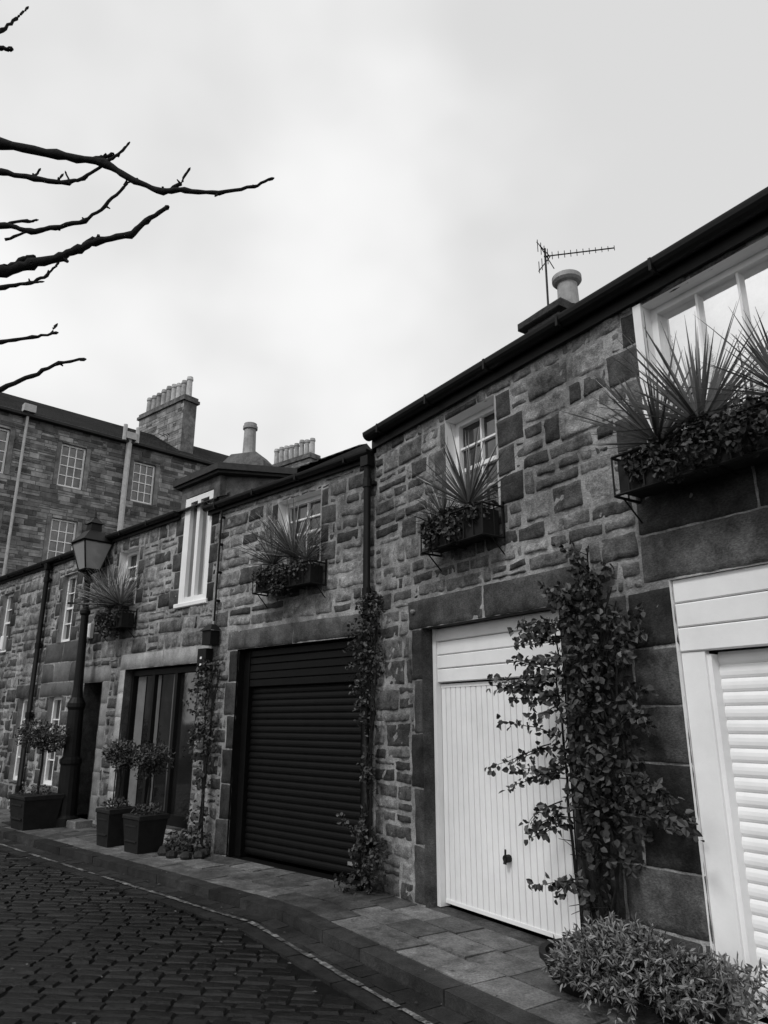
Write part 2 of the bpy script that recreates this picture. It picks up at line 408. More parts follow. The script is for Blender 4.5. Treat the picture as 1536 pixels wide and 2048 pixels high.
stp=MB(); bbox(stp,FM,-6.98,-6.1,-.01,.1,-.3,.28,.8); stp.obj('door_step','flag',H3)
dm=MB()
FLc=FM.p(-4.25,0,.0); FRc=FM.p(-3.2,0,.0); BRc=Vector((-1.45,10.12,0)); BLc=Vector((-2.3,11.7,0))
def prism(mb,pts,z0,z1,t=.5):
    n=len(pts); v=[(p.x,p.y,z0) for p in pts]+[(p.x,p.y,z1) for p in pts]
    mb.add(v,[(i,(i+1)%n,n+(i+1)%n,n+i) for i in range(n)]+[tuple(range(n))[::-1],tuple(range(n,2*n))],t)
FRi=FRc-FM.n*.1; FLi=FLc-FM.n*.1
prism(dm,[FLi,FRi,BRc,BLc],4.6,5.08,.8)
box(dm,FM,-4.25,-4.1,4.66,5.08,-.1,.005); box(dm,FM,-3.35,-3.2,4.6,5.08,-.1,.005); box(dm,FM,-4.1,-3.35,4.9,5.08,-.1,.005)
dm.obj('dormer_cheeks','render',H3)
dm=MB(); c=(FLc+FRc+BRc+BLc)/4
prism(dm,[p+(p-c).normalized()*.12 for p in (FLc,FRc,BRc,BLc)],5.08,5.12,.2)
prism(dm,[p+(p-c).normalized()*.17 for p in (FLc,FRc,BRc,BLc)],5.123,5.22,.8)
dm.obj('dormer_flat_roof','slate',H3)
ch=MB()
cc=Vector((-2.26,11.05,0)); FC=Fr((cc.x,cc.y),(.95,-.3))
v=[FC.p(a,5.225,d) for a,d in ((-.45,.35),(.5,.35),(.5,-.35),(-.45,-.35))]+[FC.p(a,5.6,d) for a,d in ((-.36,.25),(.42,.25),(.42,-.25),(-.36,-.25))]+[FC.p(a,5.78,d) for a,d in ((-.2,.2),(.25,.2),(.25,-.2),(-.2,-.2))]
ch.add(v,[(0,1,5,4),(1,2,6,5),(2,3,7,6),(3,0,4,7),(4,5,9,8),(5,6,10,9),(6,7,11,10),(7,4,8,11),(8,9,10,11)])
ch.obj('chimney_haunch','render',H3)
def pot(mb,x,y,z,h,r,t=.5): lathe(mb,(x,y,z),[(r*1.05,0),(r,h*.08),(r*.9,h*.82),(r*1.12,h*.84),(r*1.12,h*.92),(r*.98,h*.94),(r*.98,h),(r*.75,h),(r*.7,h*.8)],14,t)
ch=MB(); pot(ch,-2.24,11.03,5.76,.6,.11,.4); ch.obj('chimney_pot','terra',H3)
ch=MB(); box(ch,FM,-6.6,-6.1,5,6.15,-3.2,-2.7); bbox(ch,FM,-6.66,-6.04,6.15,6.25,-3.26,-2.64); ch.obj('rear_chimney','render',H3)
ch=MB(); q=FM.p(-6.35,0,-2.95); pot(ch,q.x,q.y,6.25,.4,.1,.3); ch.obj('rear_chimney_pot','terra',H3)
al=MB(); bbox(al,FM,-6.95,-6.78,2.95,3.2,.02,.1,c=.02); lathe(al,tuple(FM.p(-6.87,2.83,.1)),[(.03,-.03),(.045,0),(.03,.04)],10)
al.obj('alarm_box','white',H3)

# ---- left house
EV4=4.62
o1=(-8.3,-7.72,2.97,4.25); o2=(-8.3,-7.72,.5,2.0); o3=(-9.7,-9.12,.5,2.0); o4=(-11.4,-10.8,.5,2.0); o5=(-11.4,-10.8,2.97,4.25)
bl=[]
for zb,zt in ((2.0,2.25),(2.25,2.6),(2.6,2.97)):
    x=-8.75
    while x<-7.2: 
        w=U(.45,.8); x2=min(x+w,-7.2); bl.append((x,x2,zb,zt,U(-.8,-.2),'ashlarL')); x=x2
for o in (o1,o2,o3,o4,o5):
    bl+=quoins(o[0],o[1],o[2],o[3],-1,(.2,.9),.12,.25)+quoins(o[0],o[1],o[2],o[3],1,(.2,.9),.12,.25)
bl+=[(-9.95,-8.9,2.0,2.25,.5),(-8.55,-7.5,.35,.5,.6)]
H4=house('mews_house',FM,-14,-7.15,EV4,[o1,o2,o3,o4,o5],bl,seed=41,cell=.1,roofpitch=.58,tone=(.15,1.2),gap=.017)
for o in (o1,o2,o3,o4,o5):
    rv=MB(); reveal(rv,FM,o,.12,front=.02); rv.obj('window_reveal','ashlarL',H4)
    sash(H4,FM,o,.1,2,4,'glassD')
gutter(H4,FM,-14,-7.15,EV4,.1,.055,.1)
al=MB(); bbox(al,FM,-11.0,-10.85,3.0,3.3,.02,.1,c=.02); al.obj('alarm_box','white',H4)

# ---- drainpipes
def drainpipe(F,a,z1,z0=.0,r=.045,d=.09,m='black',n=4):
    E=empty('drainpipe',F.p(a,0,d)); g=MB()
    tube(g,[F.p(a,z1,d+.02),F.p(a,z1-.15,d),F.p(a,z0+.12,d),F.p(a,z0,d+.07)],r,10)
    g.obj('pipe',m,E,True); g=MB()
    for i in range(n):
        z=z0+.4+(z1-z0-.7)*i/(n-1)
        tube(g,[F.p(a,z-.05,d),F.p(a,z+.05,d)],r*1.28,10); box(g,F,a-r*1.9,a+r*1.9,z-.02,z+.02,.015,d-r*.5)
    box(g,F,a-r*1.4,a+r*1.4,z1-.1,z1+.02,.03,d+.06)
    g.obj('collars',m,E)
drainpipe(FM,-.06,4.5,r=.042)
drainpipe(FM,-8.95,4.55,r=.045)

# ---- ground surfaces
g=MB(); g.add([(-400,-400,-.16),(400,-400,-.16),(400,400,-.16),(-400,400,-.16)],[(0,1,2,3)]); g.obj('ground','ground')
random.seed(5)
rd=MB(); cz=-7*math.pi/180; rx,ry=math.cos(cz),math.sin(cz); qx,qy=-ry,rx
RE=empty('road',(-3,6,-.1))
v0=-2.0
while v0<17:
    pitch=U(.095,.125); u0=-16+U(0,.2)
    while u0<6:
        w=U(.15,.29); cx=rx*(u0+w/2)+qx*(v0+pitch/2); cy=ry*(u0+w/2)+qy*(v0+pitch/2)
        wd=walldist(cx,cy)
        if wd>1.52 and wd<9 and cx>-13:
            g_=.004; wob=.012*math.sin(u0*1.3+v0)+.02*math.sin(u0*.45); zt=-.084+U(-.006,.006)+.008*noise.noise(Vector((cx*.8,cy*.8,0))); e=.011; tl=[U(-.005,.005) for _ in range(4)]
            v1=v0+wob
            A=[(u0+g_,v1+g_),(u0+w-g_,v1+g_),(u0+w-g_,v1+pitch-g_),(u0+g_,v1+pitch-g_)]
            B=[(u0+g_+e+U(0,.006),v1+g_+e),(u0+w-g_-e,v1+g_+e+U(0,.006)),(u0+w-g_-e-U(0,.006),v1+pitch-g_-e),(u0+g_+e,v1+pitch-g_-e-U(0,.006))]
            vs=[(rx*a+qx*b,ry*a+qy*b,-.102) for a,b in A]+[(rx*a+qx*b,ry*a+qy*b,zt+tl[i]) for i,(a,b) in enumerate(B)]
            vs.append((sum(p[0] for p in vs[4:])/4,sum(p[1] for p in vs[4:])/4,zt+.006))
            rd.add(vs,[(0,1,5,4),(1,2,6,5),(2,3,7,6),(3,0,4,7),(4,5,8),(5,6,8),(6,7,8),(7,4,8)],R()**2)
        u0+=w
    v0+=pitch
rd.obj('cobble_setts','sett',RE,False)
sh=MB(); sh.add([(-30,-12,-.098),(14,-12,-.098),(14,22,-.098),(-30,22,-.098)],[(0,1,2,3)]); sh.obj('setts_bed','joint',RE)
def slab(mb,s0,s1,d0,d1,z,zb,t,g=.006):
    a=lane(s0+g,d0+g,z);b=lane(s1-g,d0+g,z);c=lane(s1-g,d1-g,z);d=lane(s0+g,d1-g,z)
    dz=[U(-.004,.004) for _ in range(4)]
    top=[Vector((p.x+U(-.003,.003),p.y+U(-.003,.003),z+dz[i])) for i,p in enumerate((a,b,c,d))]; bot=[Vector((p.x,p.y,zb)) for p in (a,b,c,d)]
    mb.add(bot+top,[(4,7,6,5),(0,4,5,1),(1,5,6,2),(2,6,7,3),(3,7,4,0)],t)
PV=empty('pavement',(-1,7,0)); pv=MB()
for (d0,d1,l0,l1) in ((.0,.31,.35,.6),(.31,.62,.35,.62),(.62,.94,.35,.65)):
    s=-14+U(0,.3)
    while s<7: 
        l=U(l0,l1); slab(pv,s,s+l,d0,d1,0+U(-.004,.004),-.05,U(.25,1)**1.1 if s>-5 else U(.15,.8),.008); s+=l
pv.obj('flagstones','flag',PV)
ks=MB(); s=-14
while s<7:
    l=U(.5,1.0); slab(ks,s,s+l,.94,1.13,.002,-.1,R(),.005); s+=l
ks.obj('kerb_stones','kerb',PV)
gt=MB(); s=-14
while s<7:
    l=U(.2,.4); slab(gt,s,s+l,1.135,1.30,-.080,-.11,R()*.7,.005); slab(gt,s+.2,s+.2+l,1.30,1.53,-.078,-.11,R()*.5,.005); s+=l
gt.obj('gutter_channel','kerb',RE)
bs=MB(); n=80
for i in range(n):
    s0=-14+21*i/n; s1=-14+21*(i+1)/n
    bs.add([lane(s0,.0,-.02),lane(s1,0,-.02),lane(s1,1.12,-.02),lane(s0,1.12,-.02)],[(0,3,2,1)])
bs.obj('pavement_bed','joint',PV)
pl=MB(); s=-14; c=1.385
while s<7:
    l=U(.05,.15); c+=U(-.005,.005)+(1.385-c)*.2
    if R()<.93:
        w=U(.03,.055); z=-.0695; w2=w+U(-.012,.008)
        pl.add([lane(s,c-w/2,z),lane(s+l,c-w2/2,z),lane(s+l,c+w2/2,z),lane(s,c+w/2,z)],[(0,3,2,1)],U(0,1))
    s+=l+(.001 if R()<.8 else U(.01,.04))
pl.obj('painted_road_line','paintline')
fl=MB()
for _ in range(260):
    s=U(-9,5); d=U(.05,1.6) if R()<.6 else U(1.5,5); z=.012 if d<1.1 else (-.068 if d>1.14 else .01)
    p=lane(s,d,z); an=U(0,6.28); r=U(.008,.022); q=Vector((math.cos(an),math.sin(an),0)); w=Vector((-q.y,q.x,0))
    fl.add([p-q*r,p+w*r*.6+Vector((0,0,.004)),p+q*r,p-w*r*.6+Vector((0,0,.004))],[(0,3,2,1)],R()*.7)
fl.obj('fallen_leaves','bushleaf')

# ---- tenement
FT=Fr((-14.6,24.8),(.728,.685)); random.seed(9)
T=empty('tenement_building',FT.p(3,0,-4)); ops=[]
for zt in (12.22,9.12,6.02):
    for a in (-9.3,-6.4,-3.4,-.5,2.4,5.4,8.6,11.6,14.6): ops.append((a,a+.98,zt-1.78,zt))
w=MB(); wallsheet(w,FT,-14,22,0,13,ops); w.obj('tenement_wall','tmortar',T)
st=MB(); holes=ops+[(o[0]-.18,o[0],o[2],o[3]) for o in ops]+[(o[1],o[1]+.18,o[2],o[3]) for o in ops]
for r in courses(-9,20,3.5,13,.13,.24,.28,.7,holes,.014):
    if r[1]-r[0]>.05 and r[3]-r[2]>.03: 
        box(st,FT,*r,-.02,.012+U(0,.02),R()**1.3)
st.obj('tenement_stones','tstone',T)
dj=MB()
for o in ops:
    box(dj,FT,o[0]-.17,o[0]-.002,o[2],o[3],-.02,.03,.4); box(dj,FT,o[1]+.002,o[1]+.17,o[2],o[3],-.02,.03,.5)
dj.obj('window_margins','tstone',T)
rv=MB()
for o in ops: reveal(rv,FT,o,.15)
rv.obj('reveals','render',T)
for o in ops:
    if o[2]>3.9 and -1<o[0]<12: sash(T,FT,o,.12,3,4,'glassD',.07,.035)
    else: sash(T,FT,o,.12,1,2,'glassD',.07,.035)
rf=MB()
for i in range(14):
    f0=i/14; f1=(i+1)/14
    x=-14
    while x<22:
        x2=min(22,x+U(.4,.9))
        rf.add([FT.p(x,12.95+1.95*f0+.03,.25-3.25*f0),FT.p(x2,12.95+1.95*f0+.03,.25-3.25*f0),FT.p(x2,12.95+1.95*f1+.005,.25-3.25*f1),FT.p(x,12.95+1.95*f1+.005,.25-3.25*f1)],[(0,1,2,3)],U(-.2,.9)); x=x2
rf.add([FT.p(-14,14.9,-3),FT.p(22,14.9,-3),FT.p(22,14.0,-9),FT.p(-14,14.0,-9)],[(0,1,2,3)],.2)
box(rf,FT,-14,22,12.85,12.96,.03,.3,.3)
rf.obj('tenement_roof','slate',T)
b=MB(); box(b,FT,-13.9,21.9,0,12.8,-9,-.5); b.obj('tenement_body','render',T)
dp=MB(); 
for a,r in ((.95,.055),(5.02,.12)):
    tube(dp,[FT.p(a,13.0,.2),FT.p(a,2,.2)],r,8)
    box(dp,FT,a-.22,a+.22,13.0,13.3,.1,.4)
for a in (4.75,5.3): tube(dp,[FT.p(a,12.9,.3),FT.p(a,13.6,.3)],.09,8)
dp.obj('soil_pipes','greypipe',T)
def stack(par,p0,p1,th,z0,z1,npots,ph):
    p0=Vector((p0[0],p0[1],0)); p1=Vector((p1[0],p1[1],0)); L=(p1-p0).length; F=Fr((p0.x,p0.y),((p1-p0).x,(p1-p0).y))
    c=MB(); box(c,F,0,L,z0,z1-.3,-th,0,1.2); c.obj('chimney_stack','render',par)
    c=MB()
    for r in courses(0,L,z0,z1-.3,.22,.3,.4,.8,[],.012): box(c,F,*r,-.01,.015,R())
    c.obj('stack_stones','tstone',par)
    c=MB(); bbox(c,F,-.1,L+.1,z1-.3,z1-.15,-th-.1,.1,.6); bbox(c,F,-.04,L+.04,z1-.15,z1,-th-.04,.04,.4); c.obj('chimney_cope','render',par)
    c=MB()
    for i in range(npots):
        q=F.p(L*(i+.5)/npots,0,-th/2); pot(c,q.x,q.y,z1,ph*U(.92,1.05),.14,R())
    c.obj('chimney_pots','terra',par)
stack(T,(-12.27,32.9),(-9.36,30.5),.7,12.5,16.3,9,1.05)
stack(T,(-6.4,37.2),(-3.9,35.1),.7,12.5,15.15,8,1.0)
ae=MB(); tube(ae,[(-10.2,31.2,13),(-10.2,31.2,14.6)],.03,6)
for i in range(5): tube(ae,[(-10.6+.2*i,31.0,14.5),(-10.3+.2*i,31.5,14.5)],.02,4)
ae.obj('roof_aerial','iron',T)

# ---- right chimney + aerial
C=MB(); box(C,FR,.84,1.36,4.9,6.35,-2.28,-1.74,1.9); C.obj('chimney_shaft','render',H1)
C=MB(); bbox(C,FR,.74,1.46,6.35,6.45,-2.36,-1.65,.3)
C.add([FR.p(.76,6.45,-1.67),FR.p(1.44,6.45,-1.67),FR.p(1.44,6.45,-2.34),FR.p(.76,6.45,-2.34),FR.p(.94,6.62,-1.86),FR.p(1.3,6.62,-1.86),FR.p(1.3,6.62,-2.2),FR.p(.94,6.62,-2.2)],[(0,1,5,4),(1,2,6,5),(2,3,7,6),(3,0,4,7),(4,5,6,7)],.2)
C.obj('chimney_cope','ashlar',H1)
q=FR.p(1.22,0,-2.1); C=MB(); lathe(C,(q.x,q.y,6.58),[(.135,0),(.125,.34),(.16,.36),(.185,.39),(.185,.45),(.16,.47),(.15,.47),(.13,.40)],24,.4); C.obj('chimney_pot','terra',H1,False)
A=empty('tv_antenna',(2.07,7.95,6.6)); a=MB()
tube(a,[(2.05,7.8,6.3),(2.07,7.82,7.42)],.014,6)
b0=Vector((2.05,7.82,7.3)); b1=Vector((2.92,7.7,7.34)); tube(a,[b0,b1],.009,5)
for i in range(11):
    q=b0.lerp(b1,.12+.088*i); h=.055-.002*i; tube(a,[q-Vector((0,0,h)),q+Vector((0,0,h))],.005,4)
for s_ in (-1,1):
    for k in range(4):
        q=b0+Vector((.05-.04*k,0,s_*.045*(k+.6))); tube(a,[q+Vector((-.03,-.12,0)),q+Vector((.03,.12,0))],.005,4)
    tube(a,[b0+Vector((.08,0,0)),b0+Vector((-.08,0,s_*.22))],.007,4)
tube(a,[b0+Vector((-.05,0,.18)),b0+Vector((.12,0,-.18))],.007,4)
a.obj('aerial_elements','iron',A)

# ---------------------------------------------------------------- vegetation
def rv3():
    while True:
        v=Vector((U(-1,1),U(-1,1),U(-1,1)))
        if .05<v.length<1: return v.normalized()
def leaf(mb,p,d,n,L,W,t):
    s=d.cross(n)
    if s.length<.01: s=d.cross(Vector((.3,.5,.8)))
    s.normalize(); n=s.cross(d)
    mb.add([p,p+d*L*.35+s*W*.5+n*W*.18,p+d*L*.7+s*W*.38+n*W*.1,p+d*L-n*L*.1,p+d*L*.7-s*W*.38+n*W*.1,p+d*L*.35-s*W*.5+n*W*.18],[(0,1,2,3),(0,3,4,5)],t)
def leafblob(mb,c,rad,n,L=.05,W=.035,up=.2,shell=.5,tt=(0,1)):
    c=Vector(c)
    for _ in range(n):
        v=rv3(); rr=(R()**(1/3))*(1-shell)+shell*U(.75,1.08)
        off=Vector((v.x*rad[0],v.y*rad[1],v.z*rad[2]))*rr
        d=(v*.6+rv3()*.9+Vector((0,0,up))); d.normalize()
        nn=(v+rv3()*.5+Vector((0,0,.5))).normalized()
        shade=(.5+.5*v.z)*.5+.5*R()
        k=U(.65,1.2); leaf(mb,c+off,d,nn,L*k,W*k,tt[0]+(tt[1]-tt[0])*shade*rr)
def bladeplant(mb,c,n,L,w,droop=.25,up=.35,out=None,nseg=5):
    c=Vector(c)
    for _ in range(n):
        v=rv3(); v.z=abs(v.z)*.9+up*R()-.12
        if out is not None: v+=out*.2
        v.normalize(); l=L*U(.6,1.1); s=v.cross(Vector((0,0,1)))
        if s.length<.05: s=Vector((1,0,0))
        s.normalize(); s=(s+rv3()*.5).normalized(); p=c+v*.02; vs=[]; d=v.copy(); dr=droop*U(.3,1.6)
        for i in range(nseg+1):
            f=i/nseg; ww=w*(1-f**2.2)*(.6+.4*min(1,f*4))*.5
            if i==nseg: ww=.0008
            vs+=[p-s*ww,p+s*ww]; d=(d+Vector((0,0,-dr/nseg*f*1.6))).normalized(); p=p+d*(l/nseg)
        mb.add(vs,[(2*i,2*i+1,2*i+3,2*i+2) for i in range(nseg)],R()**1.2)
def windowbox(F,a0,a1,z0,z1,dep,plants,ivy,seed,far=1.):
    random.seed(seed); c=F.p((a0+a1)/2,z0,dep/2); E=empty('window_box_planter',c)
    t=MB(); box(t,F,a0+.03,a1-.03,z0+.02,z1-.03,.05,dep-.02); t.obj('trough','pot',E)
    cr=MB()
    for z in (z0,z1):
        for seg in (((a0,.03),(a0,dep)),((a0,dep),(a1,dep)),((a1,dep),(a1,.03))):
            tube(cr,[F.p(seg[0][0],z,seg[0][1]),F.p(seg[1][0],z,seg[1][1])],.011,5)
    n=int((a1-a0)/.12)
    for i in range(n+1):
        a=a0+(a1-a0)*i/n; tube(cr,[F.p(a,z0,dep),F.p(a,z1,dep)],.007,4)
        if i%3==0: tube(cr,[F.p(a,z0,.03),F.p(a,z0,dep)],.008,4)
    for a in (a0,a1):
        tube(cr,[F.p(a,z0,.03),F.p(a,z1+.05,.03)],.012,4); tube(cr,[F.p(a,z0-.15,.03),F.p(a,z0,dep*.7)],.008,4); tube(cr,[F.p(a,z0,dep/2),F.p(a,z1,dep/2)],.007,4)
    cr.obj('iron_cradle','iron',E)
    iv=MB()
    for (a,z,d,r0,r1,n) in ivy: leafblob(iv,F.p(a,z,d),(r0,r0*.8,r1),int(n*far),.042/far**.5,.036/far**.5,up=-.1)
    iv.obj('ivy','leaf',E)
    bp=MB()
    for (a,z,d,n,L,w,dr,up) in plants:
        bladeplant(bp,F.p(a,z,d),n,L,w,dr,up,F.n)
        tube(bp,[F.p(a,z1-.1,d),F.p(a,z+.02,d)],.03,6,.0)
    bp.obj('cordyline_leaves','blade',E)
windowbox(FR,3.48,5.3,3.08,3.36,.30,[(3.78,3.40,.18,95,.68,.022,.10,.55),(4.10,3.42,.18,110,.74,.024,.08,.65),(4.65,3.4,.18,80,.66,.022,.15,.5)],
  [(3.66,3.28,.22,.12,.10,240),(3.87,3.31,.22,.17,.11,400),(4.15,3.34,.22,.18,.12,400),(4.5,3.3,.22,.28,.12,450),(3.68,3.2,.27,.07,.08,90),(3.92,3.18,.30,.13,.11,240),(4.17,3.2,.30,.15,.11,240),(4.45,3.2,.30,.15,.11,240)],51)
windowbox(FR,1.2,2.08,3.12,3.40,.27,[(1.78,3.47,.16,130,.68,.022,.10,.6),(1.44,3.42,.18,150,.52,.009,.4,.4),(1.3,3.38,.2,60,.36,.009,.8,.1)],
  [(1.35,3.32,.22,.12,.12,260),(1.62,3.34,.22,.18,.12,350),(1.95,3.34,.22,.12,.1,180),(1.4,3.2,.27,.08,.1,120),(1.7,3.22,.28,.10,.1,120)],52)
windowbox(FM,-1.9,-.8,3.12,3.38,.27,[(-1.25,3.50,.16,200,.78,.020,.3,.55),(-1.62,3.46,.18,170,.68,.012,.5,.45),(-1.0,3.44,.17,70,.5,.014,.5,.4)],
  [(-1.7,3.3,.22,.18,.12,260),(-1.35,3.28,.24,.22,.14,420),(-1.0,3.3,.22,.18,.12,250),(-1.35,3.12,.26,.14,.12,200)],53)
windowbox(FM,-6.2,-5.3,3.0,3.26,.27,[(-5.62,3.38,.16,200,.85,.022,.3,.55),(-5.95,3.36,.18,190,.82,.018,.4,.55)],
  [(-5.9,3.18,.22,.22,.14,330),(-5.55,3.18,.22,.2,.14,280),(-5.75,3.0,.24,.18,.13,200)],54)

def climber(name,F,stems,blobs,sprays,seed,L=.055,W=.042,sr=.014,den=1.):
    random.seed(seed); E=empty(name,F.p(stems[0][0][0],0,.1)); st=MB(); lf=MB()
    for pts in stems:
        P_=[]
        for i in range(len(pts)-1):
            for k in range(5):
                f=k/5; a=[pts[i][j]*(1-f)+pts[i+1][j]*f for j in range(3)]
                P_.append(F.p(a[0]+U(-.02,.02),a[1],a[2]+U(-.012,.012)))
        P_.append(F.p(*pts[-1])); n=len(P_)
        tube(st,P_,[sr*(1-.6*i/n) for i in range(n)],5,R())
        for i in range(3,n-1,2):
            v=(rv3()+F.n*.5).normalized(); tube(st,[P_[i],P_[i]+v*U(.08,.2)],[.004,.002],4)
    for (a,z,d,ra,rz,n) in blobs:
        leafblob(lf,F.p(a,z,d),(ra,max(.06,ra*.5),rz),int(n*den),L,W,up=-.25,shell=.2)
    for (a,z,d,da,dz,ln,n) in sprays:
        for _ in range(n):
            p=F.p(a+U(-.05,.05),z+U(-.1,.1),d+U(-.03,.05)); v=(F.u*(da+U(-.25,.25))+Vector((0,0,dz+U(-.35,.35)))+F.n*U(-.1,.3)).normalized(); pts=[p]
            l=ln*U(.6,1.1); m=7
            for i in range(m):
                v=(v+rv3()*.16+Vector((0,0,-.06))).normalized(); p=p+v*l/m; pts.append(p)
                for _k in range(4):
                    q=p+rv3()*.03; leaf(lf,q,(rv3()+v*.4-Vector((0,0,.4))).normalized(),(rv3()+F.n).normalized(),L*U(.7,1.2),W*U(.7,1.2),R())
            tube(st,pts,[.005*(1-.7*i/m) for i in range(m+1)],4,.6)
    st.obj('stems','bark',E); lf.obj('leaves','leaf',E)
stems=[[(3.0+U(-.1,.15),.0,.12),(2.92+U(-.2,.2),.7,.12),(2.98+U(-.22,.25),1.5,.14),(3.0+U(-.25,.3),2.2+U(0,.4),.1)] for _ in range(12)]
stems+=[[(2.9,1.9,.1),(3.0,2.5,.1),(3.03,2.85,.08)],[(2.85,.2,.2),(2.75,1.2,.2),(2.7,2.3,.15)]]
climber('climbing_rose',FR,stems,
 [(2.95,2.35,.12,.2,.22,330),(3.15,2.15,.12,.22,.25,330),(2.9,1.95,.15,.2,.25,330),(3.12,1.75,.13,.24,.28,340),(2.9,1.5,.16,.2,.28,340),(3.15,1.3,.13,.24,.26,320),(2.95,1.05,.16,.2,.26,260),(3.1,.85,.14,.22,.24,200),(2.95,.55,.16,.14,.24,70),(3.02,2.65,.08,.08,.16,80),(3.28,1.05,.12,.16,.2,100)],
 [(2.8,2.25,.2,-.9,.2,.42,7),(2.78,1.95,.22,-1,.0,.48,7),(2.78,1.7,.22,-1,-.05,.48,5),(2.72,1.45,.22,-1,.1,.68,3),(2.78,1.3,.22,-1,-.2,.42,4),(2.8,.98,.22,-1,-.1,.42,4),(2.88,.5,.22,-1,-.1,.36,3),(3.25,1.2,.2,1,.0,.5,5),(3.3,1.08,.2,1,-.1,.5,3),(3.0,2.5,.1,.1,1,.35,5),(2.9,2.35,.12,-.5,.8,.3,5),(3.25,2.1,.12,.8,.3,.22,4),(3.25,1.7,.12,.9,.0,.22,4)],61,.055,.042,.013,.62)
stems=[[(.07+U(-.08,.08),.0,.14),(.03+U(-.1,.1),.9,.12),(.05+U(-.12,.12),1.7,.12),(.05+U(-.18,.18),2.3+U(0,.5),.1)] for _ in range(7)]
climber('climbing_vine',FR,stems,
 [(.08,2.78,.1,.17,.14,190),(-.02,2.5,.12,.2,.18,230),(.1,2.2,.12,.17,.2,170),(-.06,1.98,.12,.16,.16,100),(.0,1.65,.12,.12,.2,50),(.05,1.2,.12,.1,.3,30),(.12,.35,.16,.2,.22,130),(.07,.1,.22,.26,.12,150)],
 [(0,2.6,.12,1,.3,.25,3),(0,2.3,.14,-1,.2,.3,4),(.05,1.9,.14,-.6,-.5,.25,3),(.1,.4,.2,-.3,.9,.3,5),(.2,.3,.2,.7,.5,.3,4),(.0,1.0,.14,.4,.8,.25,2)],62,.045,.035,.012)
stems=[[(-2.85+U(-.08,.08),.0,.16),(-2.85+U(-.12,.12),.9,.14),(-2.9+U(-.15,.15),1.6,.12),(-2.95+U(-.2,.2),2.2+U(0,.3),.1)] for _ in range(5)]
climber('climbing_vine',FM,stems,
 [(-2.95,2.25,.14,.2,.14,110),(-3.1,1.85,.14,.22,.2,120),(-2.9,1.5,.15,.18,.2,100),(-3.1,1.25,.15,.18,.2,80),(-2.9,.9,.15,.12,.2,40),(-3.0,.16,.25,.3,.14,200),(-2.9,.45,.2,.14,.2,60)],
 [(-2.95,2.0,.14,-1,.2,.3,4),(-2.95,1.5,.14,-1,.0,.35,4),(-2.9,1.2,.14,.6,.4,.25,3)],63,.052,.042)
pt=MB(); 
for q in range(9): 
    an=q*.7; c=FM.p(-3.0+.35*math.cos(an),.03,.3+.2*math.sin(an)); lathe(pt,(c.x,c.y,0),[(.06,0),(.075,.03),(.06,.07),(.02,.085)],7,R())
pt.obj('edging_stones','kerb')
random.seed(71)
SB=empty('potted_shrub',FR.p(3.25,0,.35)); t=MB()
q=FR.p(3.0,0,.34); lathe(t,(q.x,q.y,0),[(.2,0),(.25,.05),(.29,.14),(.30,.17),(.32,.17),(.32,.2),(.28,.2),(.27,.17)],22)
q=FR.p(3.6,0,.25); lathe(t,(q.x,q.y,0),[(.16,0),(.2,.05),(.24,.14),(.25,.17),(.22,.17)],18)
t.obj('pots','pot',SB)
lf=MB(); st=MB()
for _ in range(620):
    th=U(0,6.283); rr=R()**.5; a=3.34+.56*rr*math.cos(th); d=.40+.37*rr*math.sin(th)
    base=FR.p(3.3+(a-3.3)*.35,.12,.32+(d-.32)*.4)
    top=.07+.30*math.sqrt(max(0,1-rr*rr))+U(-.05,.05)+.06*noise.noise(Vector((a*5,d*5,0)))
    tip=FR.p(a+U(-.04,.04),top,d)
    if R()<.3: tube(st,[base,tip],[.005,.003],4)
    for i in range(int(U(11,17))):
        f=1-R()**1.6*.7; p=base.lerp(tip,f); v=((tip-base).normalized()*.7+rv3()*.9).normalized()
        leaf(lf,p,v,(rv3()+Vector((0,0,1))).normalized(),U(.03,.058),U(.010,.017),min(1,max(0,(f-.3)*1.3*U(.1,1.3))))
for _ in range(60):
    base=FR.p(U(3.6,4.0),.05,U(.05,.3))
    for i in range(12):
        p=base+Vector((U(-.03,.03),U(-.03,.03),U(.0,.26))); leaf(lf,p,(rv3()+Vector((0,0,.6))).normalized(),rv3(),U(.04,.07),U(.012,.018),U(.2,.9))
lf.obj('leaves','bushleaf',SB); st.obj('twigs','bark',SB)

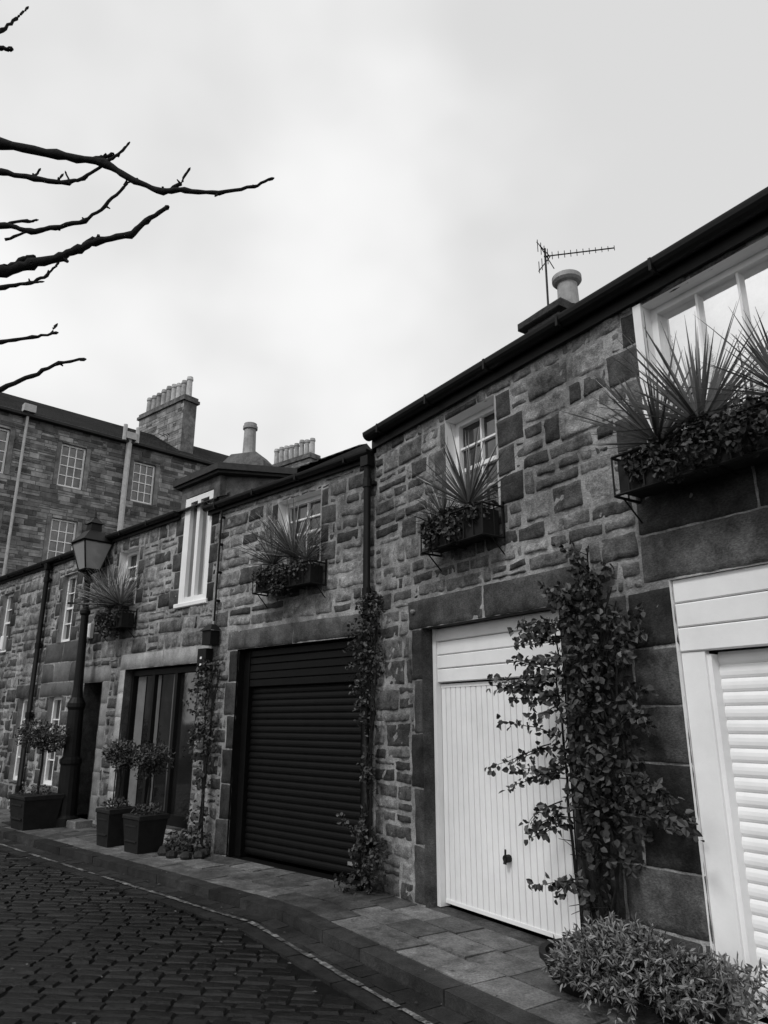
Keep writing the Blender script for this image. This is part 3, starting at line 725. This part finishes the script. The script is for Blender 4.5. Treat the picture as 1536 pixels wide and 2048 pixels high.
def squarepot(mb,x,y,w,h,F=FM):
    G=Fr((x,y),(F.u.x,F.u.y)); k=.82
    v=[G.p(a*w/2*k,0.0,d*w/2*k) for a,d in ((-1,1),(1,1),(1,-1),(-1,-1))]+[G.p(a*w/2,h*.88,d*w/2) for a,d in ((-1,1),(1,1),(1,-1),(-1,-1))]
    mb.add(v,[(0,1,5,4),(1,2,6,5),(2,3,7,6),(3,0,4,7),(4,5,6,7)],.3)
    bbox(mb,G,-w/2-.015,w/2+.015,h*.88,h,-w/2-.015,w/2+.015,.6)
    box(mb,G,-w/2*.7,w/2*.7,h*.3,h*.34,w/2*.8,w/2*.97,.8); box(mb,G,-w/2*.7,w/2*.7,h*.7,h*.74,w/2*.8,w/2*1.01,.8)
def potted(x,y,w,h,zc,r,rz,n,seed,stem=True,under=True):
    random.seed(seed); E=empty('potted_topiary_tree',(x,y,0)); a=MB(); squarepot(a,x,y,w,h); a.obj('square_planter','pot',E)
    s=MB(); 
    if stem: tube(s,[(x,y,h*.8),(x+.02,y,(zc+h)/2),(x,y,zc)],[.022,.018,.014],6)
    for _ in range(14):
        v=rv3(); tube(s,[(x,y,zc-rz*.5),Vector((x,y,zc))+Vector((v.x*r,v.y*r,v.z*rz))*.85],[.007,.003],4)
    s.obj('stem','bark',E)
    l=MB(); 
    for _ in range(11):
        v=rv3(); leafblob(l,(x+v.x*r*.5,y+v.y*r*.5,zc+v.z*rz*.5),(r*.5,r*.5,rz*.5),n//8,.05,.028)
    if under: leafblob(l,(x,y,h+.04),(w*.45,w*.45,.08),160,.05,.025)
    l.obj('foliage','leaf',E)
potted(-5.43,11.9,.58,.48,1.36,.46,.28,1100,81)
potted(-3.61,10.3,.36,.46,1.12,.27,.22,800,82)
potted(-3.05,9.82,.40,.44,1.1,.3,.26,700,83)

# street lamp
LX,LY=-5.02,12.1; S=empty('street_lamp',(LX,LY,0)); l=MB(); ax=(-.022,0)
lathe(l,(LX,LY,0),[(.2,0),(.2,.12),(.16,.16),(.15,.9),(.165,.93),(.165,.99),(.13,1.03),(.12,1.75),(.14,1.8),(.14,1.86),(.09,1.95),(.075,2.1),(.06,3.3),(.085,3.33),(.085,3.38),(.05,3.42),(.04,3.85),(.07,3.9),(.07,3.95),(.035,4.0),(.055,4.06)],16,.5,ax)
tube(l,[(LX-.35,LY-.1,3.5),(LX+.2,LY+.1,3.5)],.02,6)
cx,cy=LX-.09,LY; GL=Fr((cx,cy),(FM.u.x,FM.u.y))
def sq(w,z): return [GL.p(a*w/2,z,d*w/2) for a,d in ((-1,1),(1,1),(1,-1),(-1,-1))]
b=sq(.26,4.08); t=sq(.5,4.56)
for i in range(4):
    tube(l,[b[i],t[i]],.014,5); tube(l,[t[i],t[(i+1)%4]],.018,5); tube(l,[b[i],b[(i+1)%4]],.018,5)
    tube(l,[GL.p(0,4.0,0),b[i]],.012,5)
v=sq(.56,4.57)+sq(.26,4.76)+sq(.2,4.78)+sq(.18,4.9)+sq(.24,4.91)+sq(.06,5.02)
fs=[]
for k in range(5):
    for i in range(4): fs.append((k*4+i,k*4+(i+1)%4,k*4+4+(i+1)%4,k*4+4+i))
fs.append((3,2,1,0)); fs.append((20,21,22,23)); l.add(v,fs)
lathe(l,(cx,cy,5.0),[(.02,0),(.035,.03),(.02,.06),(.008,.14)],8)
l.obj('column_and_frame','black',S)
gm=MB(); gm.add(sq(.25,4.085)+sq(.49,4.555),[(0,1,5,4),(1,2,6,5),(2,3,7,6),(3,0,4,7)]); gm.obj('lantern_panes','lampglass',S)

wl=empty('wall_lantern',FM.p(-3.05,2.6,.1)); l=MB()
box(l,FM,-3.13,-2.93,2.57,2.76,.03,.17); 
l.add([FM.p(-3.17,2.76,.03),FM.p(-2.89,2.76,.03),FM.p(-2.89,2.76,.2),FM.p(-3.17,2.76,.2),FM.p(-3.07,2.85,.05),FM.p(-2.99,2.85,.05),FM.p(-2.99,2.85,.12),FM.p(-3.07,2.85,.12)],[(3,2,6,7),(2,1,5,6),(0,3,7,4),(4,7,6,5)])
box(l,FM,-3.26,-3.06,2.24,2.53,.03,.14); l.obj('lantern_body','iron',wl)
l=MB(); box(l,FM,-3.19,-3.15,2.30,2.33,.14,.144); box(l,FM,-3.19,-3.15,2.39,2.42,.14,.144); l.obj('labels','white',wl)
bo=MB(); lathe(bo,tuple(FR.p(.72,2.64,.03)),[(.02,-.02),(.03,0),(.02,.02)],8); bo.obj('wall_fixing','ashlarL')
gr=MB(); box(gr,FM,-7.6,-6.9,.005,.02,.5,.8); gr.obj('access_cover','kerb')

# ---------------------------------------------------------------- bare tree
random.seed(90)
BT=empty('bare_tree',(-4.6,4.3,0)); t=MB()
def br(pts,r0,r1,knob=True):
    n=len(pts); r0*=1.15; r1*=1.1
    P3=[Vector((x,4+.05*math.sin(x*2.1)+.03*math.sin(z*3),z)) for (x,z) in pts]
    out=[]
    for i in range(n-1):
        for k in range(5):
            f=k/5; q=P3[i].lerp(P3[i+1],f)
            if k: q+=rv3()*.006
            out.append(q)
    out.append(P3[-1]); m=len(out)
    rr=[(r0+(r1-r0)*i/m)*(1+.3*(R()-.4)) for i in range(m)]
    for i in range(5,m,5): rr[i]*=1.3
    tube(t,out,rr,8)
    if knob:
        for i,q in enumerate(P3[1:-1]):
            rl=r0+(r1-r0)*(i+1)/n
            d=(rv3()+Vector((.5,0,.6))).normalized(); tube(t,[q-d*rl*.4,q+d*(rl+U(.01,.03))],[rl*.9,rl*.35],6)
    dd=(P3[-1]-P3[-2]).normalized(); tube(t,[P3[-1]-dd*.03,P3[-1]-dd*.005,P3[-1]+dd*.012],[r1*.9,r1*1.5,r1*.6],6)
br([(-3.5,5.3),(-3.0,5.42),(-2.66,5.44),(-2.27,5.37),(-1.93,5.29),(-1.71,5.14),(-1.50,5.04),(-1.35,5.04),(-1.11,5.0),(-.87,5.04),(-.75,5.10)],.030,.006)
br([(-1.93,5.29),(-1.84,5.35),(-1.77,5.44)],.012,.005); br([(-1.46,5.04),(-1.38,5.09),(-1.325,5.20)],.012,.005)
br([(-2.05,5.32),(-1.95,5.33),(-1.88,5.36)],.018,.010)
br([(-3.3,5.2),(-2.63,5.22),(-2.415,5.18),(-2.17,5.15),(-2.07,5.18),(-1.94,5.28)],.018,.008)
br([(-2.25,5.16),(-2.22,5.21)],.008,.005,False); br([(-2.42,5.18),(-2.38,5.25)],.008,.005,False); br([(-2.17,5.15),(-2.2,5.23)],.007,.004,False)
br([(-3.3,4.7),(-2.56,4.81),(-2.39,4.77),(-2.23,4.80),(-2.03,4.85),(-1.90,4.96),(-1.78,5.10),(-1.76,5.18)],.018,.005)
br([(-1.78,5.10),(-1.73,5.15)],.007,.004,False); br([(-2.6,4.81),(-2.42,4.85),(-2.36,4.86)],.011,.005); br([(-2.55,4.7),(-2.4,4.77)],.009,.005,False)
br([(-3.4,4.2),(-2.8,4.4),(-2.51,4.45),(-2.35,4.51),(-2.16,4.57),(-2.04,4.63),(-1.92,4.69),(-1.70,4.72),(-1.60,4.82),(-1.46,4.92)],.034,.011)
br([(-2.51,4.45),(-2.4,4.55),(-2.34,4.57)],.02,.01); br([(-2.04,4.63),(-1.95,4.705)],.02,.012,False)
br([(-3.2,4.2),(-2.49,4.32),(-2.33,4.36),(-2.23,4.42),(-2.17,4.52)],.013,.005); br([(-2.33,4.36),(-2.25,4.37)],.007,.004,False)
br([(-3.2,3.8),(-2.43,3.90),(-2.24,3.94),(-2.09,3.97)],.012,.006); br([(-2.13,3.96),(-2.10,4.03)],.007,.005,False)
br([(-3.2,3.3),(-2.375,3.57),(-2.20,3.66),(-2.04,3.75),(-1.88,3.77)],.014,.007)
br([(-3.2,6.2),(-2.82,6.49),(-2.74,6.62),(-2.68,6.74)],.012,.006); br([(-3.2,6.3),(-2.79,6.30),(-2.72,6.30)],.014,.012)
def limb(pts,r0,r1):
    o=[];
    for i in range(len(pts)-1):
        for k in range(4): o.append(Vector(pts[i]).lerp(Vector(pts[i+1]),k/4)+rv3()*.02)
    o.append(Vector(pts[-1])); m=len(o); tube(t,o,[r0+(r1-r0)*i/m for i in range(m)],10)
limb([(-4.6,4.3,-.1),(-4.55,4.3,1.2),(-4.6,4.25,2.4),(-4.4,4.2,3.2)],.2,.13)
limb([(-4.45,4.2,3.1),(-4.0,4.1,4.2),(-3.5,4.0,5.3),(-3.2,4.0,6.3)],.09,.03)
limb([(-4.5,4.2,3.0),(-4.7,4.4,4.5),(-4.6,4.5,6.5),(-4.8,4.5,8)],.11,.02)
limb([(-4.5,4.2,2.8),(-3.9,4.1,3.5),(-3.4,4.0,4.2),(-3.3,4.0,4.75)],.07,.03)
limb([(-3.9,4.1,3.5),(-3.5,4.0,3.6),(-3.2,4.,3.8)],.03,.014); limb([(-4.3,4.2,2.9),(-3.7,4.05,3.1),(-3.2,4.0,3.3)],.03,.016)
limb([(-4.0,4.1,4.2),(-3.6,4.0,4.9),(-3.3,4.0,5.2)],.035,.02); limb([(-3.4,4.0,4.2),(-3.2,4.0,4.2)],.02,.014)
for _ in range(14):
    b0=Vector((-4.7,4.4,U(3.8,7))); v=(rv3()+Vector((-.4,.2,.4))).normalized(); limb([b0,b0+v*.6,b0+v*1.1+rv3()*.2],.03,.006)
t.obj('trunk_and_branches','bark',BT,True)

# ---------------------------------------------------------------- sky, sun, camera
W=bpy.data.worlds.new('World'); sc.world=W; W.use_nodes=True; nt=W.node_tree; N=nt.nodes; L=nt.links
bg=N['Background']; bg.inputs[1].default_value=.1
sundir=Vector((-.5,-.6,.85)).normalized(); el=math.asin(sundir.z); az=math.atan2(sundir.x,sundir.y)
sky=N.new('ShaderNodeTexSky'); sky.sky_type='NISHITA'; sky.sun_disc=False; sky.sun_elevation=el; sky.sun_rotation=az; sky.air_density=1; sky.dust_density=4
bw=N.new('ShaderNodeRGBToBW'); L.new(sky.outputs[0],bw.inputs[0])
mn=N.new('ShaderNodeMath'); mn.operation='MINIMUM'; mn.inputs[1].default_value=9; L.new(bw.outputs[0],mn.inputs[0])
tc=N.new('ShaderNodeTexCoord'); mp=N.new('ShaderNodeMapping'); mp.inputs['Scale'].default_value=(1,1,1.3); mp.inputs['Location'].default_value=(.35,.2,.1); L.new(tc.outputs['Generated'],mp.inputs[0])
no=N.new('ShaderNodeTexNoise'); no.inputs['Scale'].default_value=2.0; no.inputs['Detail'].default_value=4; no.inputs['Roughness'].default_value=.42; L.new(mp.outputs[0],no.inputs['Vector'])
mr=N.new('ShaderNodeMapRange'); mr.interpolation_type='SMOOTHSTEP'; mr.inputs[1].default_value=.38; mr.inputs[2].default_value=.64; mr.inputs[3].default_value=7.0; mr.inputs[4].default_value=9.3; L.new(no.outputs['Fac'],mr.inputs[0])
a1=N.new('ShaderNodeMath'); a1.operation='MULTIPLY'; a1.inputs[1].default_value=.12; L.new(mn.outputs[0],a1.inputs[0])
a2=N.new('ShaderNodeMath'); a2.operation='ADD'; L.new(a1.outputs[0],a2.inputs[0]); L.new(mr.outputs[0],a2.inputs[1]); L.new(a2.outputs[0],bg.inputs[0])
sl=bpy.data.lights.new('sun','SUN'); sl.energy=1.5; sl.angle=math.radians(11); so=bpy.data.objects.new('sun',sl); sc.collection.objects.link(so)
so.rotation_euler=sundir.to_track_quat('Z','Y').to_euler()
cam=bpy.data.cameras.new('camera'); co=bpy.data.objects.new('camera',cam); sc.collection.objects.link(co)
co.location=(0,0,1.6); co.rotation_euler=(math.radians(90+16.3),0,0)
cam.sensor_fit='VERTICAL'; cam.sensor_height=24; cam.lens=24*1420/2048; cam.clip_end=1500; cam.clip_start=.05
sc.camera=co
